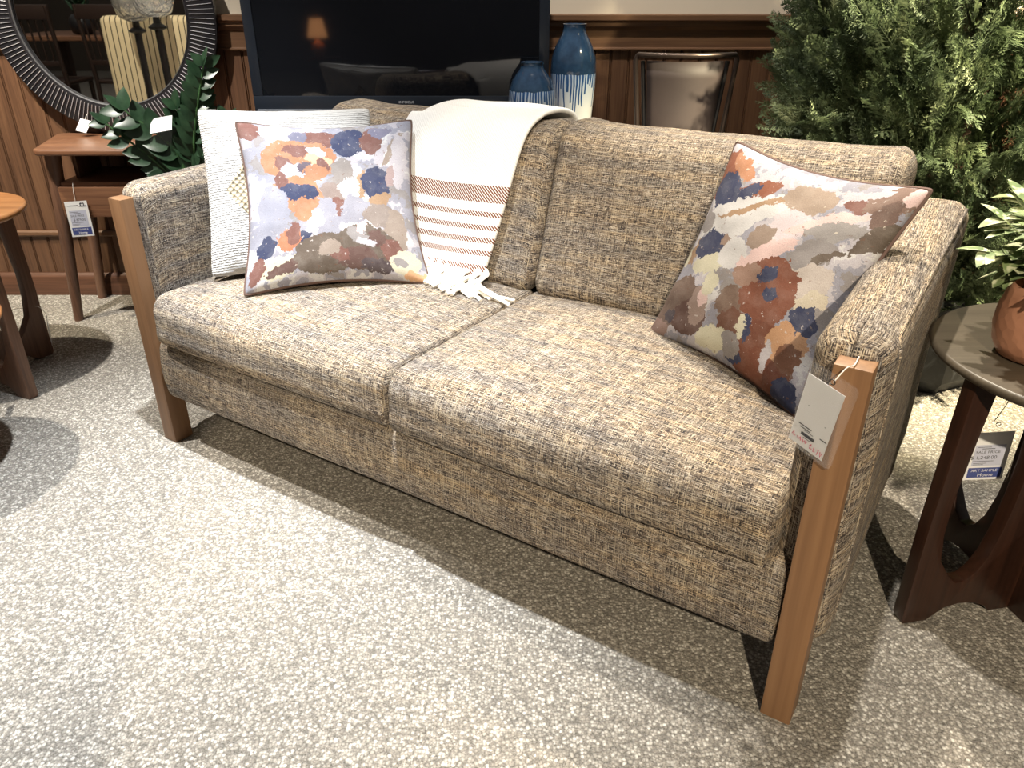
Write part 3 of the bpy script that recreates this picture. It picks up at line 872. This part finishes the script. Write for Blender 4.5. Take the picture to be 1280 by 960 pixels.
TVB = plain('tv_bezel', srgb(34,40,50), .3)
scr = Mat('tv_screen', .04); scr.color(srgb(20,22,27)); scr.b.inputs['Specular IOR Level'].default_value = .7
x0, x1, z0, z1 = -.905, .127, .765, 1.40
obj('bezel', join(box(x0,x1,TYY,TYY+.06,z0,z0+.052), box(x0,x1,TYY,TYY+.06,z1-.035,z1), box(x0,x0+.035,TYY,TYY+.06,z0+.052,z1-.035), box(x1-.035,x1,TYY,TYY+.06,z0+.052,z1-.035)), TVB, tv, bevel=.003)
obj('screen', box(x0+.034,x1-.034,TYY+.004,TYY+.058,z0+.05,z1-.034), scr.m, tv, smooth=0)
obj('silver_strip', box(x0+.01,x1-.01,TYY-.006,TYY+.02,z0-.004,z0+.008), plain('silver_plastic', srgb(168,174,186), .35, Metallic=.6), tv, bevel=.002)
obj('logo', text('INFOCUS', .0115, (-.397,TYY-.0008,z0+.028), (1.12,0,0), (0,0,1)), plain('logo_silver', srgb(225,228,235), .5), tv, smooth=0)
obj('stand_neck', box(-.47,-.31,TYY+.02,TYY+.05,.62,.77), TVB, tv, bevel=.004)
obj('stand_base', lathe([(.20,.60),(.205,.606),(.20,.618),(.10,.625)], 48, -.39, TYY+.02), TVB, tv)

# -------------------------------------------------------------------- vases
def m_drip(name, zline, rad, count, seed):
    m = Mat(name, .12)
    co_ = m.coord('Object')
    sp_ = m.node('SeparateXYZ', inp={0: co_})
    ang = m.math('ARCTAN2', sp_.outputs[1], sp_.outputs[0])
    cell = m.math('ADD', m.math('MULTIPLY', ang, count/(2*PI)), m.math('MULTIPLY', m.noise(m.map(co_, (1,1,.25)), 34, 2), 1.6))
    fr_ = m.math('ABSOLUTE', m.math('SUBTRACT', m.math('FRACT', cell), .5))
    idn = m.math('FLOOR', cell)
    wn = m.node('TexWhiteNoise', noise_dimensions='1D', inp={'W': m.math('ADD', idn, seed)})
    Ld = m.math('MULTIPLY', m.math('POWER', wn.outputs[0], 1.3), .16)      # length of each run of glaze
    wob = m.math('MULTIPLY', m.math('SUBTRACT', m.noise(co_, 30, 2), .5), .02)
    z = m.math('ADD', sp_.outputs[2], wob)
    below = m.math('SUBTRACT', zline, z)
    width = m.math('SUBTRACT', .34, m.math('MULTIPLY', below, 1.3))
    drip = m.math('MULTIPLY', m.math('LESS_THAN', below, m.math('ADD', Ld, .03)), m.math('LESS_THAN', fr_, width))
    top = m.math('LESS_THAN', below, 0)
    halo = m.math('SUBTRACT', 1.0, m.math('MULTIPLY', below, 9), True)
    blue = m.ramp(m.noise(co_, 14, 4, .6), [(.35, srgb(36,56,82)), (.6, srgb(52,80,110)), (.75, srgb(84,108,130))])
    run_ = m.ramp(m.math('MULTIPLY', fr_, 2), [(.2, srgb(44,84,140)), (.7, srgb(110,150,196))])
    white = m.mix(m.math('MULTIPLY', halo, .55), srgb(232,236,240), srgb(150,188,226))
    c = m.mix(drip, white, run_)
    c = m.mix(top, c, blue)
    m.color(c)
    m.b.inputs['Coat Weight'].default_value = .6
    m.bump(m.noise(co_, 40, 2), .05, .002)
    return m.m
def vase(x, y, zb, prof, mat, label):
    o = obj('vase', lathe(prof, 56, x, y), mat, None, smooth=60, loc=(x, y, zb))
    o.data.polygons.foreach_set('use_smooth', [True]*len(o.data.polygons))
    return setp(o, label, 'vase', 'blue drip glazed vases')
def vp(k, P):
    return [(r*k, max(.60+.0005*i, 1.15-(1.15-z)*k)) for i, (r, z) in enumerate(P)]
vase(.2135, 2.885, .60, vp(1.055, [(.045,.60),(.050,.604),(.056,.66),(.066,.76),(.0735,.86),(.0755,.91),(.072,.95),(.060,.985),(.046,1.01),(.0385,1.025),(.037,1.04),(.039,1.05),(.036,1.051),(.033,1.04),(.036,1.02),(.050,.99)]),
     m_drip('tall_drip_glaze', .289, .075, 44, 3), 'tall white vase with navy glaze dripping from its shoulder')
vase(.0665, 2.745, .60, vp(1.046, [(.050,.60),(.055,.604),(.066,.68),(.074,.78),(.0755,.83),(.072,.865),(.062,.892),(.048,.912),(.038,.925),(.0355,.936),(.0375,.945),(.034,.946),(.031,.936),(.036,.92),(.050,.90)]),
     m_drip('short_drip_glaze', .249, .075, 46, 11), 'shorter rounded drip glazed vase in front of the television corner')

# ------------------------------------------------------------------- chair
chair = empty('dining_chair', (.535, 2.68, 0), 0, 'brown upholstered dining chair with thin metal frame behind the sofa', 'chair')
CH = plain('bronze_metal', srgb(92,80,74), .3, Metallic=.7)
LEATH = Mat('brown_leather', .6); LEATH.color(LEATH.ramp(LEATH.noise(LEATH.coord('Object'), 6, 3), [(.35, srgb(56,47,46)), (.65, srgb(66,56,54))])); LEATH = LEATH.m
def cy_(a, z): return 2.49+.055*abs(a)**2+.10*(.97-z)*-.35
rim = []
xl = lambda z: .377+.018*(.97-z)/.2; xr = lambda z: .690-.022*(.97-z)/.2
for z in np.linspace(.42,.955,10): rim.append((xl(z), cy_(1, z), z))
rim.append((xl(.97)+.006, cy_(1,.97), .968))
for a in np.linspace(-.94,.94,13): rim.append(((xl(.97)+xr(.97))/2+a*(xr(.97)-xl(.97))/2, cy_(a,.97), .972))
rim.append((xr(.97)-.006, cy_(1,.97), .968))
for z in np.linspace(.955,.42,10): rim.append((xr(z), cy_(1, z), z))
obj('back_frame', tube(rim, .0075, 10), CH, chair)
V, F = [], []
for j, z in enumerate(np.linspace(.52,.955,10)):
    for i, a in enumerate(np.linspace(-.80,.72,13)):
        xm = (xl(z)+xr(z))/2; hw = (xr(z)-xl(z))/2
        V.append((xm+a*hw, cy_(a, z)+.004, z))
for j in range(9):
    for i in range(12): F.append((j*13+i, j*13+i+1, j*13+i+14, j*13+i+13))
bk = obj('backrest', (V, F), LEATH, chair, smooth=180); md = bk.modifiers.new('t', 'SOLIDIFY'); md.thickness = .014
obj('inner_frame', join(tube([(xl(z)+.022, cy_(.88,z)+.01, z) for z in np.linspace(.43,.955,8)], .007, 8), tube([(xr(z)-.030, cy_(.85,z)+.01, z) for z in np.linspace(.43,.955,8)], .007, 8)), BLACKM, chair)
obj('seat', rbox(.36,.71,2.52,2.90,.42,.475,.02,(6,6,2),3), LEATH, chair)
for x, y in ((.385,2.55),(.685,2.55),(.385,2.87),(.685,2.87)): obj('leg', bar((x,y,.0),(x,y,.425),.010,.012), CH, chair)

# ------------------------------------------------------------ walnut desk
desk = empty('entry_table', (-1.35, 2.9, 0), 0, 'walnut two-tier hall table against the beadboard wall, under the mirror', 'table')
poly = []
for (cx, cy, a0, r) in ((-1.615,2.74,180,.04),(-1.0,2.74,270,.04),(-1.0,3.03,0,.03),(-1.70,3.03,90,.03)):
    for k in range(6):
        a = math.radians(a0+18*k); poly.append((cx+r*math.cos(a), cy+r*math.sin(a)))
obj('tabletop', extrude(poly, (0,0,.65), (1,0,0), (0,1,0), .02), WALNUT, desk, bevel=.007, seg=3)
obj('shelf', box(-1.61,-1.02,2.765,3.04,.522,.538), WALNUT, desk, bevel=.003)
ap = obj('drawer', box(-1.618,-1.02,2.752,2.772,.415,.522), WALNUT, desk, bevel=.003)
obj('case', box(-1.60,-1.03,2.772,3.03,.42,.522), WALNUT, desk, bevel=.003)
for (a, b) in (((-1.690,2.785,0),(-1.622,2.785,.64)), ((-1.715,3.03,0),(-1.64,3.01,.64)), ((-.97,2.785,0),(-1.03,2.785,.64)), ((-.97,3.03,0),(-1.03,3.01,.64))):
    obj('leg', bar(a, b, .017, .027, 16), WALNUT_Z, desk)
obj('upright', box(-1.585,-1.57,2.83,3.0,.538,.64), WALNUT_Z, desk, bevel=.002)
sleeve_tag('price_tag', 'sleeved sale tag reading 879.00 hanging on the walnut hall table drawer', (-1.604,2.742,.476), (-1.517,2.742,.482), (-1.602,2.735,.342), (0,-1,.05), (.02,.96,.03,.97), sale_lines('$ 879.00', .24)+HAT, cord=[(-1.56,2.741,.475),(-1.561,2.747,.51),(-1.561,2.756,.5385)], hole=False)

# ----------------------------------------------------------------- mirror
mc = Vector((-1.455, 3.018, 1.072)); RO, RI = .405, .308
mir = empty('mirror', (mc.x, mc.y, mc.z-RO), 0, 'large round mirror with black radiating slat frame leaning above the hall table', 'mirror')
def ringy(prof, n=120):
    V, F = [], []
    for r, d in prof:
        for i in range(n):
            a = 2*PI*i/n; V.append((mc.x+r*math.cos(a), mc.y+d, mc.z+r*math.sin(a)))
    k = len(prof)
    for j in range(k):
        for i in range(n):
            j2 = (j+1) % k
            F.append((j*n+i, j*n+(i+1) % n, j2*n+(i+1) % n, j2*n+i))
    return V, F
fr = obj('frame', ringy([(RI-.004,.012),(RI-.004,-.012),(RI+.004,-.016),(RO-.01,-.006),(RO,-.002),(RO,.014),(RO-.01,.018)]), plain('black_lacquer', srgb(34,33,37), .3), mir, smooth=40)
sl_ = []
for k in range(150):
    a = 2*PI*k/150; e = Vector((math.cos(a), 0, math.sin(a))); q = Vector((-math.sin(a), 0, math.cos(a)))
    hh = .0006 if k % 2 else .0011
    P = []
    for r, d in ((RI+.010,-.0162),(RO-.005,-.0052)):
        c_ = mc+e*r+Vector((0,d,0))
        P += [c_-q*hh+Vector((0,.004,0)), c_-q*hh*.4+Vector((0,-.003,0)), c_+q*hh*.4+Vector((0,-.003,0)), c_+q*hh+Vector((0,.004,0))]
    sl_.append(([tuple(p) for p in P], [(0,1,5,4),(1,2,6,5),(2,3,7,6),(0,3,2,1),(4,5,6,7)]))
obj('slat_lines', join(*sl_), plain('pale_silver', srgb(214,214,220), .4), fr, smooth=0)
obj('bead_ring', ringy([(RI-.004,-.010),(RI-.003,-.016),(RI,-.017),(RI+.001,-.012)]), SILVER, mir, smooth=60)
gl = Mat('mirror_glass', .015, Metallic=1.0); gl.color((.86,.87,.87,1))
V, F = lathe([(RI, -.003), (RI, .003)], 96)
obj('glass', ([(mc.x+v[0], mc.y+v[2], mc.z+v[1]) for v in V], F), gl.m, mir, smooth=30)
sleeve_tag('price_tag', 'small white tag hanging from the rim of the mirror', (-1.600,2.985,.724), (-1.556,2.975,.716), (-1.622,2.97,.682), (0,-.8,.5), (.02,.98,.02,.98), [('bar',.4,.7,.5,.53),('bar',.35,.6,.4,.43)], cord=[(-1.58,2.98,.72),(-1.58,3.0,.735),(-1.575,3.02,.745)], hole=False)

# --------------------------------------------------------------- ZZ plant
ZX, ZY, ZZ0 = -1.10, 2.62, 0
zz = empty('potted_plant', (ZX, ZY, 0), 0, 'glossy dark green plant with paired oval leaves behind the sofa arm', 'potted plant')
obj('pot', lathe([(.10,0),(.105,.01),(.125,.40),(.13,.44),(.122,.442),(.118,.41)], 40, ZX, ZY), plain('charcoal_pot', srgb(58,58,60), .6), zz)
obj('soil', lathe([(.117,.405),(.06,.415),(.01,.417)], 24, ZX, ZY), plain('potting_soil', srgb(52,40,32), .95), zz)
ZLEAF = m_leaf('glossy_leaf', srgb(30,54,36), srgb(50,78,54), None, .36)
ZSTEM = plain('zz_stem', srgb(62,98,58), .4)
def stalk(tip, mid, nl=9, L=.085, wd=.026):
    b0 = Vector((ZX+random.uniform(-.04,.04), ZY+random.uniform(-.04,.04), .41))
    c_ = catmull([b0, Vector(mid), Vector(tip)], 14)
    st = obj('stem', tube(c_, [.007-.0045*i/len(c_) for i in range(len(c_))], 8), ZSTEM, zz)
    lv = []; n = len(c_); i0 = int(n*.38)
    for k in range(nl):
        i = int(i0+(n-1-i0)*k/(nl-1)); i = min(i, n-1)
        t = (c_[min(i+1, n-1)]-c_[max(0, i-1)]).normalized()
        view = (Vector((0,0,1.15))-c_[i]).normalized()
        sd = t.cross(view).normalized()
        for s_ in (-1, 1):
            d = (sd*s_*.75+t*.75+Vector((random.uniform(-.12,.12), random.uniform(-.25,.05), random.uniform(-.1,.12))))
            up = (view+Vector((random.uniform(-.5,.5), 0, random.uniform(.1,.8))))
            q = 1-.35*k/nl
            lv.append(leaf(c_[i], d, up, L*q*random.uniform(.85,1.1), wd*q, .25, .15))
    lv.append(leaf(c_[-1], c_[-1]-c_[-2], (0,-.4,1), L*.7, wd*.6, .25, .1))
    obj('leaves', join(*lv), ZLEAF, st, smooth=180)
stalk((-1.314,2.60,.761), (-1.150,2.61,.60), 8, .085, .026)
stalk((-1.235,2.58,.805), (-1.10,2.60,.66), 6, .105, .034)
stalk((-.968,2.60,.935), (-1.045,2.61,.70), 10, .085, .025)
stalk((-1.02,2.66,.86), (-1.08,2.66,.66), 8, .09, .028)
stalk((-1.10,2.66,.80), (-1.11,2.67,.62), 7, .09, .028)
stalk((-.93,2.62,.76), (-1.02,2.62,.62), 7, .085, .027)
sleeve_tag('price_tag', 'white card in a clear sleeve standing among the glossy plant leaves', (-1.168,2.60,.776), (-1.094,2.60,.788), (-1.162,2.535,.692), (0,-1,.1), (.0,.98,.52,1.0), [], hole=False)

# ------------------------------------ things seen only in the mirror and the screen
def striped():
    m = Mat('striped_cloth', .9)
    sx = m.node('SeparateXYZ', inp={0: m.coord('Object')}).outputs[0]
    f = m.math('FRACT', m.math('MULTIPLY', sx, 1/.036))
    m.color(m.mix(m.math('LESS_THAN', f, .17), srgb(238,220,180), srgb(44,34,26)))
    return m.m
STR = striped()
arm = empty('armchair', (-2.26, .45, 0), math.radians(0), 'cream armchair with black stripes reflected in the round mirror', 'armchair')
obj('backrest', rbox(-2.62,-1.88,.52,.66,.14,1.0,.04,(8,3,8),4), STR, arm, smooth=60)
obj('seat', rbox(-2.52,-1.98,-.05,.52,.2,.46,.05,(6,6,3),4), STR, arm, smooth=60)
for x in (-2.62,-1.98): obj('arm', rbox(x,x+.1,-.05,.56,.14,.64,.04,(3,6,5),4), STR, arm, smooth=60)
for x in (-2.56,-1.94):
    for y in (.0,.6): obj('leg', bar((x,y,0),(x,y,.16),.016,.022), BLACKM, arm)
GL = Mat('cut_glass', .03, IOR=1.45); GL.b.inputs['Transmission Weight'].default_value = .9; GL.color((.95,.95,.93,1))
gv = GL.node('TexVoronoi', inp={'Vector': GL.coord('Object'), 'Scale': 34}); GL.bump(gv.outputs['Distance'], .8, .01)
for x, y, z, lb in ((-2.29,.86,.925,'tall black candle stand with cut glass bowl, reflected left of its twin'), (-2.02,1.2,.958,'tall black candle stand with cut glass bowl, reflected right of its twin')):
    cs = empty('candle_stand', (x,y,0), 0, lb, 'candle stand', 'black candle stands')
    obj('base', lathe([(.10,0),(.10,.012),(.03,.03)], 32, x, y), BLACKM, cs, smooth=40)
    obj('stem', lathe([(.02,.02),(.018,.3),(.02,z-.02)], 20, x, y), BLACKM, cs)
    obj('flange', lathe([(.02,z-.02),(.05,z-.008),(.05,z),(.02,z+.02),(.018,z+.05)], 28, x, y), BLACKM, cs, smooth=40)
    obj('glass_bowl', lathe([(.05,z+.05),(.09,z+.075),(.115,z+.14),(.12,z+.22),(.115,z+.30),(.110,z+.30),(.115,z+.22),(.11,z+.145),(.085,z+.085),(.04,z+.062)], 36, x, y), GL.m, cs, smooth=60)
DK = plain('dark_stained_wood', srgb(50,36,30), .45)
dt = empty('dining_table', (-3.75,-1.75,0), 0, 'dark dining table with planters reflected behind the spindle chair', 'table')
obj('tabletop', rbox(-4.5,-2.9,-2.3,-1.35,.74,.785,.01,(3,3,1),2), WALNUT, dt)
for x in (-4.4,-3.0):
    for y in (-2.2,-1.45): obj('leg', box(x-.04,x+.04,y-.04,y+.04,0,.742), DK, dt, bevel=.004)
for (x, y, rz, lb) in ((-3.92,-1.02,0,'dark spindle back dining chair reflected at the left of the mirror'), (-3.30,-1.10,.2,'dark spindle back dining chair reflected lower in the mirror')):
    ch = empty('spindle_chair', (x,y,0), rz, lb, 'chair', 'spindle back chairs')
    def lp(nm, VF, **k): return obj(nm, VF, DK, ch, local=True, **k)
    lp('seat', rbox(-.22,.22,-.24,.18,.43,.465,.012,(4,4,1),2))
    for sx in (-.2,.2):
        lp('rear_leg', tube([(sx,.19,0),(sx,.17,.45),(sx*1.02,.24,1.03)], [.018,.02,.016], 10))
        lp('front_leg', bar((sx,-.21,0),(sx,-.21,.44),.016,.02))
    lp('top_rail', box(-.22,.22,.215,.245,.93,1.04), bevel=.006)
    lp('lower_rail', box(-.2,.2,.18,.20,.58,.62), bevel=.004)
    for i in range(6): lp('spindle', bar((-.15+.06*i,.19,.6),(-.15+.06*i,.228,.94),.008))
pp = empty('planter', (-3.84,-1.55,.785), 0, 'black pot of upright leaves on the reflected dining table', 'planter')
obj('pot', lathe([(.05,.785),(.09,.80),(.11,.86),(.10,.92),(.07,.95),(.06,.95),(.06,.9)], 32, -3.84, -1.55), BLACKM, pp, smooth=60)
obj('leaves', join(*[leaf((-3.84+.03*math.cos(k),-1.55+.03*math.sin(k),.93), (.5*math.cos(k*2.4),.5*math.sin(k*2.4),1), (math.cos(k),math.sin(k),.2), .26, .03, .2, .3) for k in range(14)]), ZLEAF, pp, smooth=180)
lt = empty('lamp_table', (-2.08,-3.3,0), 0, 'small dark stand carrying the lit lamp reflected in the television', 'table')
obj('tabletop', lathe([(.25,.47),(.26,.48),(.25,.495)], 40, -2.08, -3.3), DK, lt, smooth=40)
obj('pedestal', lathe([(.17,0),(.17,.02),(.03,.06),(.03,.47)], 28, -2.08, -3.3), DK, lt, smooth=40)
lm = empty('table_lamp', (-2.08,-3.3,.495), 0, 'small lit table lamp with round pink base reflected in the television', 'lamp')
obj('base', lathe([(.03,.495),(.035,.50),(.066,.53),(.075,.575),(.066,.62),(.03,.65),(.012,.66),(.012,.70)], 32, -2.08, -3.3), plain('pink_ceramic', srgb(224,164,140), .4), lm, smooth=60)
SH = Mat('lit_shade', .8); SH.color(srgb(240,200,160)); SH.b.inputs['Emission Color'].default_value = srgb(255,176,112); SH.b.inputs['Emission Strength'].default_value = 3.5
obj('shade', lathe([(.105,.69),(.065,.87),(.063,.87),(.103,.69)], 36, -2.08, -3.3, False, False), SH.m, lm, smooth=40)

# ------------------------------------------------------------------ lights
wd = bpy.data.worlds.new('showroom'); S.world = wd; wd.use_nodes = True
bg = wd.node_tree.nodes['Background']; bg.inputs[0].default_value = (1.0,.93,.84,1); bg.inputs[1].default_value = .17
def spot(name, loc, tgt, power, col, size, blend=.3, rad=.03):
    l = bpy.data.lights.new(name, 'SPOT'); l.energy = power; l.color = col; l.spot_size = math.radians(size); l.spot_blend = blend; l.shadow_soft_size = rad
    o = bpy.data.objects.new(name, l); COL.objects.link(o); o.location = loc
    o.rotation_euler = (Vector(tgt)-Vector(loc)).to_track_quat('-Z', 'Y').to_euler()
    return o
COOL = (.93,.97,1); WARM = (1,.85,.62)
spot('ceiling_or_fill_spot', (-.50,1.42,2.85), (-.66,1.40,.3), 820, COOL, 52, 1.0)
spot('ceiling_or_fill_spot', (.50,1.30,2.85), (.66,1.52,.6), 230, (1,.94,.84), 62, .9)
spot('ceiling_or_fill_spot', (-1.70,1.60,2.85), (-1.65,2.2,.3), 430, (1,.95,.86), 72, .6)
spot('ceiling_or_fill_spot', (.2,-2.0,2.75), (.40,1.28,.1), 600, WARM, 33, .12)
spot('ceiling_or_fill_spot', (2.05,.75,2.75), (1.5,2.3,.95), 2300, (1,.87,.58), 46, .7)
spot('ceiling_or_fill_spot', (.75,2.45,2.85), (.9,1.45,.7), 430, (1,.88,.70), 50, .7)
spot('ceiling_or_fill_spot', (.05,2.15,2.9), (.12,3.05,.95), 165, (1,.93,.84), 58, .3)
spot('ceiling_or_fill_spot', (-2.2,2.1,2.9), (-2.05,3.1,.6), 330, (1,.88,.66), 44, .7)
spot('ceiling_or_fill_spot', (-2.3,2.0,2.7), (-2.26,.7,.5), 160, (1,.9,.72), 60, .6)  # added fill lamp, lights the striped armchair for the mirror
spot('ceiling_or_fill_spot', (-3.6,.3,2.85), (-3.8,-1.5,.6), 160, (1,.92,.8), 60, .6)  # unseen lamp put in to brighten the reflected dining table and chairs
v = S.view_settings
S.display_settings.display_device = 'sRGB'
v.view_transform = 'Standard'; v.look = 'None'; v.gamma = 1; v.exposure = 0; v.use_curve_mapping = False
